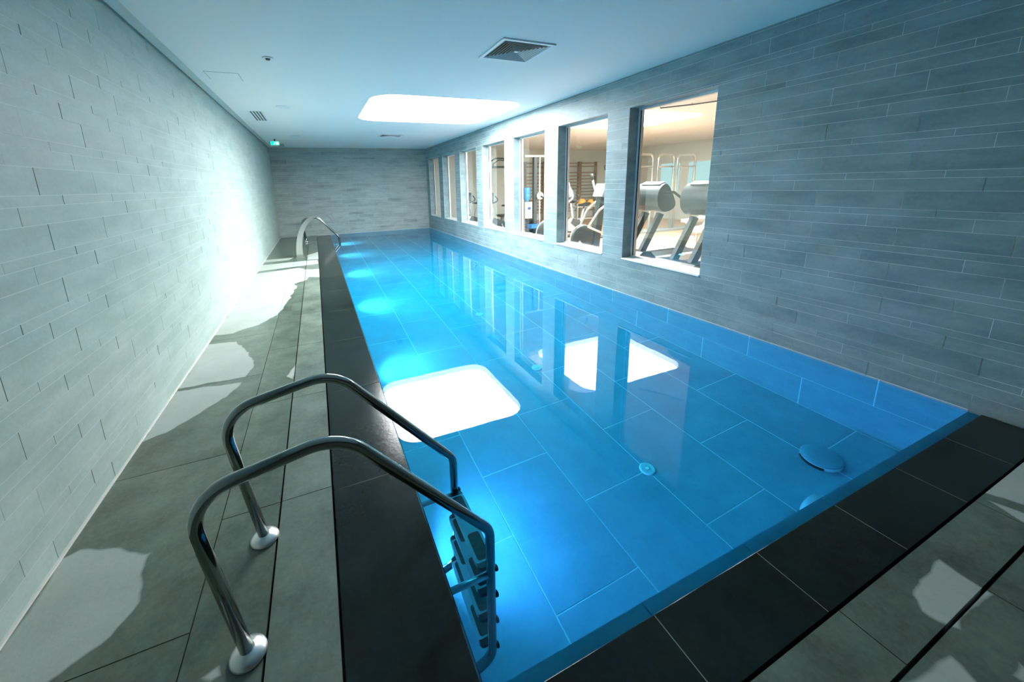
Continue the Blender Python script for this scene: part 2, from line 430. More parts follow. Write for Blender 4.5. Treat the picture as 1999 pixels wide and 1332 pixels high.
# ---- right wall with seven openings
mb = MB()
x0, x1 = XR+0.006, XR+WT
mb.box(x0, x1, YN, YB+0.006, -1.4, WIN_Z[0]); mb.box(x0, x1, YN, YB+0.006, WIN_Z[1], 3.35)
edges = [YN]+[e for w in sorted(WIN_Y) for e in w]+[YB+0.006]
for i in range(0, len(edges), 2): mb.box(x0, x1, edges[i], edges[i+1], WIN_Z[0], WIN_Z[1])
wr = struct('wall_right', mb.mesh('wall_right', M['wall']), 'window wall of grey stone strips tinted as if blue lit along the pool')
holes = [(a, b, WIN_Z[0], WIN_Z[1]) for a, b in WIN_Y]
bx = []
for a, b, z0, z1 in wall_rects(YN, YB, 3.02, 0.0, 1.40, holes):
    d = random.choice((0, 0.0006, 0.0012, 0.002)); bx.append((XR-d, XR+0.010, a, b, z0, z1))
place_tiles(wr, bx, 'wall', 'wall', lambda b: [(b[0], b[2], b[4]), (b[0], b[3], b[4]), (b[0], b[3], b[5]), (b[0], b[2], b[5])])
# grout behind the joints of the right wall: pale sheet with the same openings
mb = MB(); xg0, xg1 = XR+0.0006, XR+0.0065
mb.box(xg0, xg1, YN, YB, 0.0, WIN_Z[0]); mb.box(xg0, xg1, YN, YB, WIN_Z[1], 3.02)
for i in range(0, len(edges), 2): mb.box(xg0, xg1, edges[i], edges[i+1]-(0.006 if i == len(edges)-2 else 0), WIN_Z[0], WIN_Z[1])
mb.build('grout_bed', M['grout'], wr)
# ---- wall behind the camera
wn = struct('wall_near', MB().box(XL-0.25, XG+0.25, YN-0.25, YN, -0.06, 3.35).mesh('wall_near', M['nearwall']), 'end wall behind the near deck')
# ---- gym shell
struct('wall_gym', MB().box(XG, XG+0.25, YN, YB, -0.06, 3.35).mesh('wall_gym', M['whitewall']), 'white long wall of the gym')
struct('floor_gym', MB().box(XR+WT, XG, YN, YB, -0.2, 0.0).mesh('floor_gym', M['gymfloor']), 'orange wood floor of the gym')
# ---- ceiling with two rounded rooflights
def ceiling_mesh():
    bm = bmesh.new()
    def loop(pts, z):
        vs = [bm.verts.new((x, y, z)) for x, y in pts]; return vs, [bm.edges.new((vs[i], vs[(i+1)%len(vs)])) for i in range(len(vs))]
    hp = [rrect(*SKY, 0.42), rrect(*GSKY, 0.42)]
    _, e = loop([(XL+0.035, YN), (XG, YN), (XG, YB), (XL+0.035, YB)], ZC); es = list(e); hl = []
    for h in hp:
        v, e = loop(h, ZC); es += e; hl.append(v)
    bmesh.ops.triangle_fill(bm, edges=es, use_beauty=True, normal=(0, 0, -1))
    for f in list(bm.faces):
        c = f.calc_center_median()
        f.normal_update()
        if f.normal.z > 0: f.normal_flip()
    for v in hl:                                     # curb of the rooflight
        up = [bm.verts.new((q.co.x, q.co.y, ZC+SHAFT)) for q in v]
        n = len(v)
        for i in range(n): bm.faces.new((v[i], v[(i+1)%n], up[(i+1)%n], up[i]))
    # slab edge at the shadow gap along the left wall
    a = [bm.verts.new(p) for p in ((XL+0.035, YN, ZC), (XL+0.035, YB, ZC), (XL+0.035, YB, ZC+0.13), (XL+0.035, YN, ZC+0.13))]
    bm.faces.new(a)
    me = bpy.data.meshes.new('ceiling'); bm.to_mesh(me); bm.free(); me.materials.append(M['paint']); return me
struct('ceiling', ceiling_mesh(), 'smooth white ceiling with a rounded rooflight')
struct('trim_1', MB().hexa([(XL+0.030, YN, ZC-0.028), (XL+0.040, YN, ZC-0.028), (XL+0.040, YB, ZC-0.028), (XL+0.030, YB, ZC-0.028),
                            (XL+0.030, YN, ZC+0.01), (XL+0.10, YN, ZC-0.002), (XL+0.10, YB, ZC-0.002), (XL+0.030, YB, ZC+0.01)]).mesh('trim_1', M['edge']), 'narrow edge profile of the ceiling along the left wall')
struct('roof_slab', MB().box(XL-0.25, XG+0.25, YN-0.25, YB+0.25, 3.85, 3.95).mesh('roof_slab', M['whitewall']))
for nm, s, mt, lb in (('rooflight_pane', SKY, 'skypane', 'glowing white rounded rooflight over the pool'), ('rooflight_pane', GSKY, 'gymskypane', 'glowing white rounded rooflight over the gym machines')):
    o = MB().prism(rrect(s[0]-.01, s[1]+.01, s[2]-.01, s[3]+.01, 0.43), 'z', ZC+SHAFT+0.004, ZC+SHAFT+0.034).build(nm, M[mt]); tag(o, lb, 'skylight')

# ---- deck slab and tiles
mb = MB()
mb.box(XL-0.006, X_POOL-0.02, YN, YB+0.006, -0.30, -0.045)
mb.box(X_POOL-0.02, XR+0.006, YN, Y_POOL-0.02, -0.30, -0.045)
floor = struct('floor', mb.mesh('floor', M['slab']), 'wet grey stone deck around the pool')
TP = 1.11; g = 0.0022
deck = []
def ycol(x0, x1, off, y0=YN, y1=YB):
    k = math.floor((y0-off)/TP); s = off+k*TP
    while s < y1:
        p, q = max(s, y0), min(s+TP, y1)
        if q-p > 0.03: deck.append((x0, x1, p+g, q-g, -0.045, 0.0))
        s += TP
ycol(XL+0.002, X_COL-g, 1.46)
ycol(X_COL+g, X_SLOT-0.005, 2.0)
def xrow(y0, y1, off, pitch, x0=X_COP, x1=XR-0.002):
    k = math.floor((x0-off)/pitch); s = off+k*pitch
    while s < x1:
        p, q = max(s, x0), min(s+pitch, x1)
        if q-p > 0.03: deck.append((p+g, q-g, y0, y1, -0.045, 0.0))
        s += pitch
xrow(Y_SLOT+0.006, Y_RIM-0.008, 1.695, 1.24)
xrow(-0.27, Y_SLOT-0.006, 2.32, 1.24); xrow(-0.87, -0.275, 1.70, 1.24); xrow(YN+.002, -0.875, 2.32, 1.24)
for b in deck: tile_obj(floor, 'deck', 'deck', *b)
deck = []
ycol(X_SLOT+0.004, X_COP-0.005, 2.0, Y_RIM)
ycol(X_SLOT+0.004, X_COP-0.005, 2.0, YN, Y_RIM-2*g)
for b in deck: tile_obj(floor, 'coping', 'coping', *b)
# ---- dark wet rim, its inner edge dipping below the water
rim = struct('pool_rim', MB().box(X_COP+0.006, X_POOL-0.03, Y_RIM, YB+0.006, -0.12, -0.046).mesh('pool_rim', M['slab']), 'dark wet stone rim around the water')
def rim_left(y0, y1):
    zt = -0.006
    return MB().prism([(X_COP+0.006, -0.046), (X_POOL, -0.046), (X_POOL, -0.030), (X_POOL-0.012, zt-0.004), (X_COP+0.006, zt)], 'y', y0+g, y1-g)
ys = [Y_RIM+0.33+0.012]+[1.97+TP*k for k in range(0, 12)]
ys = [y for y in ys if y < YB-0.2]+[YB]
for i in range(len(ys)-1): rim_left(ys[i], ys[i+1]).build('tile', M['rim'], rim)
def rim_near(x0, x1):
    zt = -0.006
    return MB().prism([(Y_RIM+0.006, -0.046), (Y_POOL-0.058, -0.046), (Y_POOL-0.058, zt-0.003), (Y_POOL-0.061, zt), (Y_RIM+0.006, zt)], 'x', x0+g, x1-g)
xs = [X_COP+0.006, X_POOL+0.04]+[1.04+0.62*k for k in range(5)]+[XR]
for i in range(len(xs)-1):
    rim_near(xs[i], xs[i+1]).build('tile', M['rim'], rim)
    if xs[i+1] > X_POOL+0.1: MB().box(max(xs[i], X_POOL)+g, xs[i+1]-g, Y_POOL-0.057, Y_POOL, -0.046, -0.026).build('ledge_tile', M['pool'], rim)  # paler pool stone stands in for the blue glow along the rim

for y in ys[1:-1]: MB().box(X_COP+0.008, X_POOL-0.012, y-g, y+g, -0.03, -0.0075).build('joint', M['groutdark'], rim)
for x in xs[1:-1]: MB().box(x-g, x+g, Y_RIM+0.008, Y_POOL-0.062, -0.03, -0.0068).build('joint', M['rimgrout'], rim)
# ---- pool basin
mb = MB()
mb.box(X_POOL-0.3, XR+0.3, Y_POOL-0.3, YB+0.3, ZP-0.25, ZP-0.002)
mb.box(X_POOL-0.25, X_POOL-0.008, Y_POOL-0.25, YB+0.2, ZP, -0.047)
mb.box(X_POOL-0.25, XR+0.2, Y_POOL-0.25, Y_POOL-0.008, ZP, -0.047)
mb.box(XR+0.001, XR+0.25, Y_POOL, YB+0.2, ZP, 0.0)
mb.box(X_POOL-0.1, XR+0.2, YB+0.0065, YB+0.2, ZP, 0.0)
basin = struct('pool_basin', mb.mesh('pool_basin', M['poolgrout']), 'tiled pool basin lit blue under water')
PX0, PXW, PY0, PYL, pg = 0.395, 0.6148, 1.385, 1.03, 0.0045
pool = []
for c in range(-1, 6):
    xa, xb = PX0+PXW*c, PX0+PXW*(c+1); xa = max(xa, X_POOL); xb = min(xb, XR)
    off = PY0+(0.5*PYL if c % 2 == 0 else 0); s = off-2*PYL
    while s < YB:
        p, q = max(s, Y_POOL), min(s+PYL, YB)
        if q-p > 0.02 and xb-xa > 0.02: pool.append((xa+pg, xb-pg, p+pg, q-pg, ZP-0.012, ZP))
        s += PYL
for x, s0 in ((XR, 1.36), (X_POOL, 1.36)):
    for (z0, z1, of) in ((ZP, -0.565, 0.5), (-0.565, 0.0 if x == XR else -0.05, 0.0)):
        s = s0+of*PYL*0.98-2*PYL
        while s < YB:
            p, q = max(s, Y_POOL), min(s+PYL*0.98, YB)
            if q-p > 0.02:
                a = (x-0.001, x+0.010) if x == XR else (x-0.010, x)
                pool.append((*a, p+pg, q-pg, z0+pg, z1-pg))
            s += PYL*0.98
for y, in ((YB,), (Y_POOL,)):
    for (z0, z1, of) in ((ZP, -0.565, 0.5), (-0.565, 0.0 if y == YB else -0.05, 0.0)):
        s = 0.395+of*PYL-2*PYL
        while s < XR:
            p, q = max(s, X_POOL), min(s+PYL, XR)
            if q-p > 0.02:
                a = (y-0.001, y+0.010) if y == YB else (y-0.010, y)
                pool.append((p+pg, q-pg, *a, z0+pg, z1-pg))
            s += PYL
place_tiles(basin, pool, 'pool', 'pool', lambda b: [(b[0], b[2], b[5]), (b[1], b[2], b[5]), (b[1], b[3], b[4]), (b[0], b[3], b[4])], 299)
# ---- water surface
water = MB().add([(X_POOL-0.006, Y_POOL-0.0585, ZW), (XR-0.002, Y_POOL-0.0585, ZW), (XR-0.002, YB-0.002, ZW), (X_POOL-0.006, YB-0.002, ZW)], [(0, 1, 2, 3)]).build('pool_water', M['water'])
tag(water, 'still clear blue water filling the pool', 'water', kind='stuff')

# ---- windows
FX = XR+0.185
for i, (a, b) in enumerate(WIN_Y):
    w = struct('window_%d' % (i+1), None, 'tall fixed window between pool and gym', (0, 0, 0))
    fw = 0.035
    mb = MB()
    mb.box(FX-0.02, FX+0.05, a, a+fw, WIN_Z[0]+0.018, WIN_Z[1]); mb.box(FX-0.02, FX+0.05, b-fw, b, WIN_Z[0]+0.018, WIN_Z[1])
    mb.box(FX-0.02, FX+0.05, a+fw, b-fw, WIN_Z[0]+0.018, WIN_Z[0]+0.018+fw*0.7); mb.box(FX-0.02, FX+0.05, a+fw, b-fw, WIN_Z[1]-fw*0.7, WIN_Z[1])
    mb.build('window_frame', M['frame'], w)
    mb = MB(); ga = 0.006
    for (p, q, r, s) in ((a+fw, a+fw+ga, 0, 0), (b-fw-ga, b-fw, 0, 0)): mb.box(FX-0.021, FX-0.004, p, q, WIN_Z[0]+0.045, WIN_Z[1]-0.03)
    mb.build('gasket', M['black'], w)
    MB().box(FX+0.012, FX+0.018, a+fw-0.005, b-fw+0.005, WIN_Z[0]+0.035, WIN_Z[1]-0.02).build('pane', M['glass'], w)
    MB().box(XR-0.012, FX+0.06, a+0.001, b-0.001, WIN_Z[0]+0.0005, WIN_Z[0]+0.019).build('window_sill', M['frame'], w)

# ================================================================== THINGS BY THE POOL
# ---- ladder
def make_ladder():
    t = thing('pool_ladder', 'polished steel pool ladder with arched handrails on the near deck', 'pool ladder')
    R = 0.0225
    for yy in (-0.25, 0.25):
        path = fillet([(-0.40, yy, 0.0), (-0.49, yy, 0.695), (-0.012, yy, 0.787), (0.568, yy, 0.115), (0.568, yy, -0.92), (0.37, yy, -1.0)],
                      [0.15, 0.20, 0.10, 0.10], 10)
        MB().tube(path, R, 20).build('rail', M['steel'], t)
        fl = MB().lathe([(0.062, 0.0), (0.062, 0.006), (0.056, 0.016), (0.040, 0.024), (0.026, 0.028), (0.0235, 0.030)], (-0.401, yy, 0.0), seg=32).build('flange', M['satin'], t)
        sb = MB().tube([(0.358, yy, -0.19), (0.560, yy, -0.19)], 0.016, 14).build('standoff_bar', M['satin'], t)
        MB().lathe([(0.034, 0.0), (0.034, 0.006), (0.018, 0.012)], (0.353, yy, -0.19), 'x', 20).build('wall_plate', M['satin'], sb)
    for k in range(4):
        z = -0.15-0.225*k; xa, xb = 0.515, 0.605
        st = MB().prism(rrect(xa, xb, -0.205, 0.205, 0.012, 3), 'z', z-0.028, z).build('step', M['steppl'], t)
        for sy in (-1, 1):
            MB().prism(rrect(xa+0.014, xb-0.014, min(sy*0.048, sy*0.196), max(sy*0.048, sy*0.196), 0.014, 3), 'z', z, z+0.003).build('grip_pad', M['pad'], st)
            MB().prism(rrect(xa+0.002, xb-0.002, min(sy*0.190, sy*0.232), max(sy*0.190, sy*0.232), 0.020, 4), 'z', z-0.030, z-0.001).build('end_cap', M['black'], st)
            MB().lathe([(0.016, 0.0), (0.016, 0.010), (0.010, 0.014)], (0.590, sy*0.25, z-0.012), 'x', 14).build('bolt_cap', M['black'], st)
        mb = MB()
        for r in (0.010, 0.020, 0.030):
            n = 28; ro, ri = r+0.0022, r-0.0022; vs = []
            for j in range(n):
                a = 2*PI*j/n; vs += [(0.56+ri*math.cos(a), ri*math.sin(a), z+0.0015), (0.56+ro*math.cos(a), ro*math.sin(a), z+0.0015)]
            mb.add(vs, [(2*j, 2*j+1, (2*j+3) % (2*n), (2*j+2) % (2*n)) for j in range(n)])
        for s in (-1, 1):
            mb.box(0.527, 0.593, s*0.040-0.0015, s*0.040+0.0015, z, z+0.0015)
        mb.build('ripple_emblem', M['white'], st)
    return t
lad = make_ladder(); lad.location = (0, 1.54, 0)
dup(lad, (0, 12.75, 0), 0, 'polished steel pool ladder standing beyond the arched water spout')
# ---- water spout
t = thing('water_spout', 'curved brushed steel swan neck water spout at the far deck', 'water spout', (0, 10.02, 0))
prof = [(-0.50, 0.012), (-0.497, 0.20), (-0.475, 0.38), (-0.435, 0.55), (-0.375, 0.70), (-0.29, 0.83), (-0.19, 0.925), (-0.08, 0.985), (0.03, 1.01), (0.13, 1.0), (0.22, 0.965), (0.31, 0.90)]
# smooth the profile
def smooth_poly(p, it=2):
    for _ in range(it):
        q = [p[0]]
        for i in range(len(p)-1):
            a, b = p[i], p[i+1]; q += [(a[0]*.75+b[0]*.25, a[1]*.75+b[1]*.25), (a[0]*.25+b[0]*.75, a[1]*.25+b[1]*.75)]
        p = q+[p[-1]]
    return p
prof = smooth_poly(prof); n = len(prof); vs, fs = [], []
for i, (x, z) in enumerate(prof):
    a = prof[max(i-1, 0)]; b = prof[min(i+1, n-1)]; l = math.hypot(b[0]-a[0], b[1]-a[1]); nx, nz = -(b[1]-a[1])/l, (b[0]-a[0])/l
    u = i/(n-1); th = 0.066*(1-u)**0.9+0.011; hw = 0.055-0.005*u
    for s, w in ((1, -1), (1, 1), (-1, 1), (-1, -1)): vs.append((x+nx*th*s, w*hw, z+nz*th*s))
for i in range(n-1):
    for k in range(4):
        a, b = i*4+k, i*4+(k+1) % 4; fs.append((a, a+4, b+4, b))
mb = MB(); mb.add(vs, fs, False); mb.f.append([0, 1, 2, 3]); mb.sm.append(False); mb.f.append([4*n-1, 4*n-2, 4*n-3, 4*n-4]); mb.sm.append(False)
mb.build('neck', M['satin'], t)
MB().prism(rrect(-0.60, -0.40, -0.085, 0.085, 0.02, 4), 'z', 0.0, 0.012).build('base_plate', M['satin'], t)
MB().box(0.285, 0.315, -0.045, 0.045, 0.884, 0.892).build('outlet_lip', M['black'], t)

# ---- underwater lamps
def pool_light(loc, rz, label, lit=True, col=POOL_COLOR):
    t = thing('pool_light', label, 'pool light', loc, rz, 'underwater lamps along the deck side' if lit else None)
    e = 0.0 if lit else 0.04
    MB().lathe([(0.10, 0.0), (0.10, 0.010+e), (0.086, 0.018+e), (0.080, 0.018+e)], (0, 0, 0), 'x', 28).build('bezel', M['satin' if lit else 'white'], t)
    MB().lathe([(0.078, 0.016+e), (0.070, 0.024+e), (0.04, 0.028+e)], (0, 0, 0), 'x', 24).build('lens', M['lens' if lit else 'pool'], t)
    if lit:
        ld = bpy.data.lights.new('underwater_beam', 'SPOT'); ld.energy = POOL_LAMP if col == POOL_COLOR else POOL_LAMP*0.72; ld.color = col
        ld.spot_size = math.radians(150); ld.spot_blend = 1.0; ld.shadow_soft_size = 0.06
        lo = bpy.data.objects.new('underwater_beam', ld); COL.objects.link(lo); lo.parent = t
        lo.location = (0.05, 0, 0); lo.rotation_euler = (0, -PI/2+math.radians(0), 0)
    return t
for y, l in ((1.95, 'behind the steps of the ladder on the near deck'), (4.2, 'next along from the near ladder towards the spout'), (6.45, 'level with the rooflight opening'),
             (8.72, 'just short of the arched spout'), (10.98, 'between the arched spout and the far ladder'), (13.1, 'beside the ladder at the end wall')):
    pool_light((X_POOL, y, -0.93), 0, 'round lit underwater lamp '+l, True, POOL_COLOR if y < 3 else POOL_COLOR2)
pool_light((2.33, Y_POOL, -0.205), PI/2, 'unlit round white fitting in the pool wall under the near rim', False)
# ---- inlets and main drain on the pool floor
def inlet(x, y, label):
    t = thing('floor_inlet', label, 'pool inlet', (x, y, ZP), 0, 'round white inlets in the pool floor')
    MB().lathe([(0.062, 0.0), (0.062, 0.008), (0.052, 0.014)], seg=28).build('cover', M['white'], t)
    MB().lathe([(0.020, 0.014), (0.020, 0.017), (0.012, 0.019)], seg=20).build('nozzle', M['satin'], t)
    for a in range(4):
        c, d = math.cos(a*PI/2+.5), math.sin(a*PI/2+.5); MB().lathe([(0.006, 0.0125), (0.006, 0.0150)], (0.036*c, 0.036*d, 0), seg=8).build('screw', M['satin'], t)
for x, y, l in ((2.25, 1.905, 'round white floor inlet beside the low drain cover'), (2.235, 3.56, 'round white floor inlet midway between the other inlets'), (2.24, 5.30, 'round white floor inlet farthest from the drain cover'),):
    inlet(x, y, l)
t = thing('main_drain', 'raised round drain cover on the blue pool floor', 'drain', (3.49, 1.35, ZP))
MB().lathe([(0.130, 0.0), (0.128, 0.045)], seg=40).build('skirt', M['white'], t)
MB().lathe([(0.130, 0.045), (0.130, 0.056), (0.120, 0.064), (0.06, 0.067)], seg=40).build('cover', M['pool'], t)
for k in range(9):
    a = PI*0.75+k*0.16; MB().box(-0.004, 0.004, -0.012, 0.012, 0.004, 0.034).build('slot', M['black'], t).matrix_local = Matrix.Translation((0.130*math.cos(a), 0.130*math.sin(a), 0)) @ Matrix.Rotation(a, 4, 'Z')

# ---- ceiling fittings
def diffuser(x, y, label):
    t = thing('ceiling_vent', label, 'ceiling vent', (x, y, ZC)); h = 0.30
    mb = MB()
    for (a0, a1, b0, b1) in ((-h, h, -h, -h+0.035), (-h, h, h-0.035, h), (-h, -h+0.035, -h+0.035, h-0.035), (h-0.035, h, -h+0.035, h-0.035)):
        mb.box(a0, a1, b0, b1, -0.014, -0.001)
    mb.build('frame', M['frame'], t)
    MB().box(-h+0.03, h-0.03, -h+0.03, h-0.03, -0.003, -0.0012).build('backing', M['black'], t)
    r = h-0.045
    k = 0
    while r > 0.03:
        i = r-0.020
        for q in range(4):                      # four sloping blades per ring
            pts = []
            for (rad, z) in ((r, -0.014), (r-0.007, -0.004)):
                pts += [(-rad, -rad, z), (rad, -rad, z)]
            v = [pts[0], pts[1], pts[3], pts[2]]; v2 = [(p[0], p[1], p[2]-0.0014) for p in v]
            ca, sa = math.cos(q*PI/2), math.sin(q*PI/2)
            rot = lambda p: (p[0]*ca-p[1]*sa, p[0]*sa+p[1]*ca, p[2])
            MB().hexa([rot(p) for p in v2]+[rot(p) for p in v]).build('blade', M['frame'], t)
        r -= 0.031; k += 1
    MB().box(-0.02, 0.02, -0.02, 0.02, -0.013, -0.004).build('centre_cap', M['frame'], t)
    return t
V1 = diffuser(2.13, 3.85, 'square white ceiling vent with nested blades between rooflight and near deck')
dup(V1, (2.10, 10.95, ZC), 0, 'square white ceiling vent beyond the rooflight towards the end wall')
def slot_grille(x0, y0, y1, label):
    t = thing('slot_grille', label, 'ceiling grille', (x0, y0, ZC), 0); L = y1-y0
    mb = MB(); w = 0.024; p = 0.050
    for k in range(4): MB().box(k*p, k*p+w, 0, L, -0.0015, -0.0005).build('slot', M['black'], t)
    for k in range(5): mb = MB().box(k*p-(p-w), k*p, -0.01, L+0.01, -0.004, -0.0006); mb.build('bar', M['frame'], t)
slot_grille(-0.915, 8.05, 9.05, 'white four slot ceiling grille between the access hatch and exit sign')
slot_grille(-0.92, 13.4, 14.3, 'white four slot ceiling grille behind the exit sign')
def disc(x, y, r, label, dark):
    t = thing('ceiling_disc' if not dark else 'smoke_detector', label, 'speaker' if not dark else 'detector', (x, y, ZC))
    MB().lathe([(r*0.86, -0.010), (r, -0.006), (r, -0.0005)], seg=28).build('cover', M['paint'] if not dark else M['frame'], t)
    if dark: MB().lathe([(r*0.35, -0.022), (r*0.45, -0.0101)], seg=18).build('sensor', M['charcoal'], t)
    else: MB().lathe([(r*0.78, -0.0115), (r*0.80, -0.0101)], seg=28).build('mesh_front', M['whitewall'], t)
disc(-0.31, 4.86, 0.055, 'small round detector with dark sensor on the ceiling', True)
disc(-0.32, 7.53, 0.14, 'flat round white ceiling speaker beside the rooflight', False)
disc(-0.33, 11.4, 0.14, 'flat round white ceiling speaker near the exit sign', False)
t = thing('access_hatch', 'faint square access hatch flush in the ceiling by the left wall', 'hatch', (-0.87, 5.75, ZC))
MB().box(-0.17, 0.17, -0.17, 0.17, -0.003, -0.0005).build('panel', M['paint'], t)
mb = MB()
for (a, b, c, d) in ((-.178, .178, -.178, -.172), (-.178, .178, .172, .178), (-.178, -.172, -.172, .172), (.172, .178, -.172, .172)): mb.box(a, b, c, d, -0.0014, -0.0005)
mb.build('joint', M['grey'], t)
# exit sign
t = thing('exit_sign', 'small green lit exit sign hung from the ceiling', 'exit sign', (-0.875, 12.2, ZC))
MB().box(-0.02, 0.02, -0.02, 0.02, -0.06, -0.0005).build('bracket', M['charcoal'], t)
b = MB().box(-0.11, 0.11, -0.03, 0.03, -0.17, -0.06).build('housing', M['frame'], t)
MB().box(-0.102, 0.102, -0.034, -0.0305, -0.162, -0.068).build('face', M['exit'], t)
f = MB()
f.box(0.03, 0.085, -0.036, -0.0345, -0.150, -0.080)                                   # door
f.build('door_symbol', M['exitw'], t)
f = MB().lathe([(0.008, -0.036), (0.008, -0.0345)], (-0.005, 0, -0.085), 'y', 10)
for a, b_ in (((-0.010, -0.096), (-0.018, -0.125)), ((-0.018, -0.125), (-0.002, -0.150)), ((-0.018, -0.125), (-0.040, -0.148)), ((-0.010, -0.100), (0.012, -0.112)), ((-0.010, -0.100), (-0.030, -0.115))):
    f.tube([(a[0], -0.035, a[1]), (b_[0], -0.035, b_[1])], 0.004, 6)
f.build('runner_symbol', M['exitw'], t)

# ================================================================== THE GYM BEHIND THE GLASS
# windows in the gym's long wall
for k, (a, b) in enumerate(((11.05, 12.05), (9.55, 10.75), (8.1, 9.3))):
    w = struct('window_%d' % (8+k), None, 'frosted window in the gym wall')
    mb = MB()
    mb.box(XG-0.04, XG, a, a+0.05, 0.9, 2.3); mb.box(XG-0.04, XG, b-0.05, b, 0.9, 2.3); mb.box(XG-0.04, XG, a+.05, b-.05, 2.25, 2.3); mb.box(XG-0.04, XG, a+.05, b-.05, 0.9, 0.95)
    mb.build('window_frame', M['frame'], w)
    MB().box(XG-0.02, XG-0.002, a+.05, b-.05, .95, 2.25).build('pane', M['gympane'], w)
def treadmill():
    t = thing('treadmill', '', 'treadmill')
    MB().box(0.25, 1.90, -0.25, 0.25, 0.13, 0.17).build('belt', M['black'], t)
    for s in (-1, 1):
        MB().box(0.15, 1.95, min(s*.25, s*.38), max(s*.25, s*.38), 0.08, 0.19).build('side_rail', M['silver'], t)
        MB().box(1.75, 1.87, min(s*.28, s*.36), max(s*.28, s*.36), 0.0, 0.08).build('foot', M['black'], t)
        MB().box(-0.05, 0.10, min(s*.28, s*.36), max(s*.28, s*.36), 0.0, 0.08).build('foot', M['black'], t)
        # leaning upright
        p = [(-0.02, 0.08), (0.13, 0.08), (0.66, 0.98), (0.54, 1.02)]
        MB().prism(p, 'y', s*0.17-0.035, s*0.17+0.035).build('upright', M['charcoal'], t)
        h = fillet([(0.55, s*0.27, 1.40), (0.75, s*0.31, 1.40), (1.24, s*0.34, 1.10), (1.10, s*0.34, 1.02)], [0.1, 0.06], 5)
        MB().tube(h, 0.024, 12).build('handrail', M['charcoal'], t)
    hood = [(-0.18, 0.08), (-0.16, 0.20), (0.02, 0.33), (0.22, 0.32), (0.36, 0.20), (0.36, 0.08)]
    hd = MB().prism(hood, 'y', -0.36, 0.36).build('motor_hood', M['black'], t)
    MB().prism([(-.11, .2605), (-.11, .2625), (-.02, .3225), (-.02, .3205)], 'y', -0.14, 0.14).build('badge', M['white'], hd)
    c = [(0.40, 1.15), (0.36, 1.28), (0.38, 1.42), (0.46, 1.53), (0.60, 1.58), (0.80, 1.30), (0.86, 1.14), (0.72, 1.05), (0.52, 1.03)]
    cs = MB().prism(smooth_poly(c+[c[0]], 2)[:-1], 'y', -0.29, 0.29).build('console', M['charcoal'], t)
    MB().prism([(0.47, 1.552), (0.60, 1.598), (0.66, 1.53), (0.64, 1.515), (0.59, 1.58), (0.48, 1.538)], 'y', -0.22, 0.22).build('top_tray', M['silver'], cs)
    MB().hexa([(0.68, -0.24, 1.475), (0.82, -0.24, 1.275), (0.82, 0.24, 1.275), (0.68, 0.24, 1.475), (0.69, -0.24, 1.48), (0.83, -0.24, 1.28), (0.83, 0.24, 1.28), (0.69, 0.24, 1.48)]).build('screen', M['black'], cs)
    return t
tm = treadmill(); tm.location = (5.28, 4.28, 0); tm['label'] = 'grey treadmill standing second from the elliptical trainer in the gym'
dup(tm, (5.45, 5.47, 0), 0, 'grey treadmill standing next to the elliptical trainer in the gym')
# elliptical trainer
t = thing('elliptical_trainer', 'grey elliptical trainer with big round flywheel cover next to the treadmills', 'elliptical', (5.45, 6.9, 0))
MB().lathe([(0.06, -0.06), (0.29, -0.06), (0.31, -0.04), (0.31, 0.04), (0.29, 0.06), (0.06, 0.06)], (0.05, 0.0, 0.36), 'y', 40).build('flywheel_cover', M['charcoal'], t)
MB().lathe([(0.315, -0.012), (0.33, -0.012), (0.33, 0.012), (0.315, 0.012)], (0.05, 0.0, 0.36), 'y', 40).build('rim_band', M['silver'], t)
MB().box(-0.35, 1.35, -0.05, 0.05, 0.03, 0.10).build('base_beam', M['grey'], t)
for x in (-0.32, 1.30): MB().box(x-0.05, x+0.05, -0.30, 0.30, 0.0, 0.07).build('floor_bar', M['black'], t)
MB().prism([(0.30, 0.1), (0.50, 0.1), (0.60, 1.05), (0.66, 1.32), (0.50, 1.34), (0.44, 1.0)], 'y', -0.07, 0.07).build('mast', M['charcoal'], t)
cn = MB().prism([(0.44, 1.30), (0.66, 1.25), (0.74, 1.36), (0.60, 1.58), (0.54, 1.58)], 'y', -0.16, 0.16).build('console', M['grey'], t)
for s in (-1, 1):
    MB().tube(fillet([(0.10, s*0.14, 0.64), (0.34, s*0.20, 1.0), (0.72, s*0.22, 1.24), (0.55, s*0.24, 1.48), (0.48, s*0.24, 1.72)], [.2, .12, .2], 6), 0.024, 12).build('swing_arm', M['silver'], t)
    MB().tube([(0.49, s*0.24, 1.66), (0.46, s*0.24, 1.80)], 0.030, 12).build('hand_grip', M['charcoal'], t)
    MB().tube([(0.10, s*0.14, 0.64), (0.95, s*0.16, 0.28)], 0.022, 10).build('foot_link', M['silver'], t)
    MB().box(0.78, 1.14, s*0.17-0.07, s*0.17+0.07, 0.29, 0.32).build('pedal', M['black'], t)
MB().prism([(-0.10, 0.30), (-0.05, 0.34), (0.09, 0.16), (0.04, 0.12)], 'y', -0.064, -0.061).build('badge', M['silver'], t)
ELL = t
dup(ELL, (5.40, 8.25, 0), 0, 'grey elliptical trainer standing farther from the treadmills than its twin')
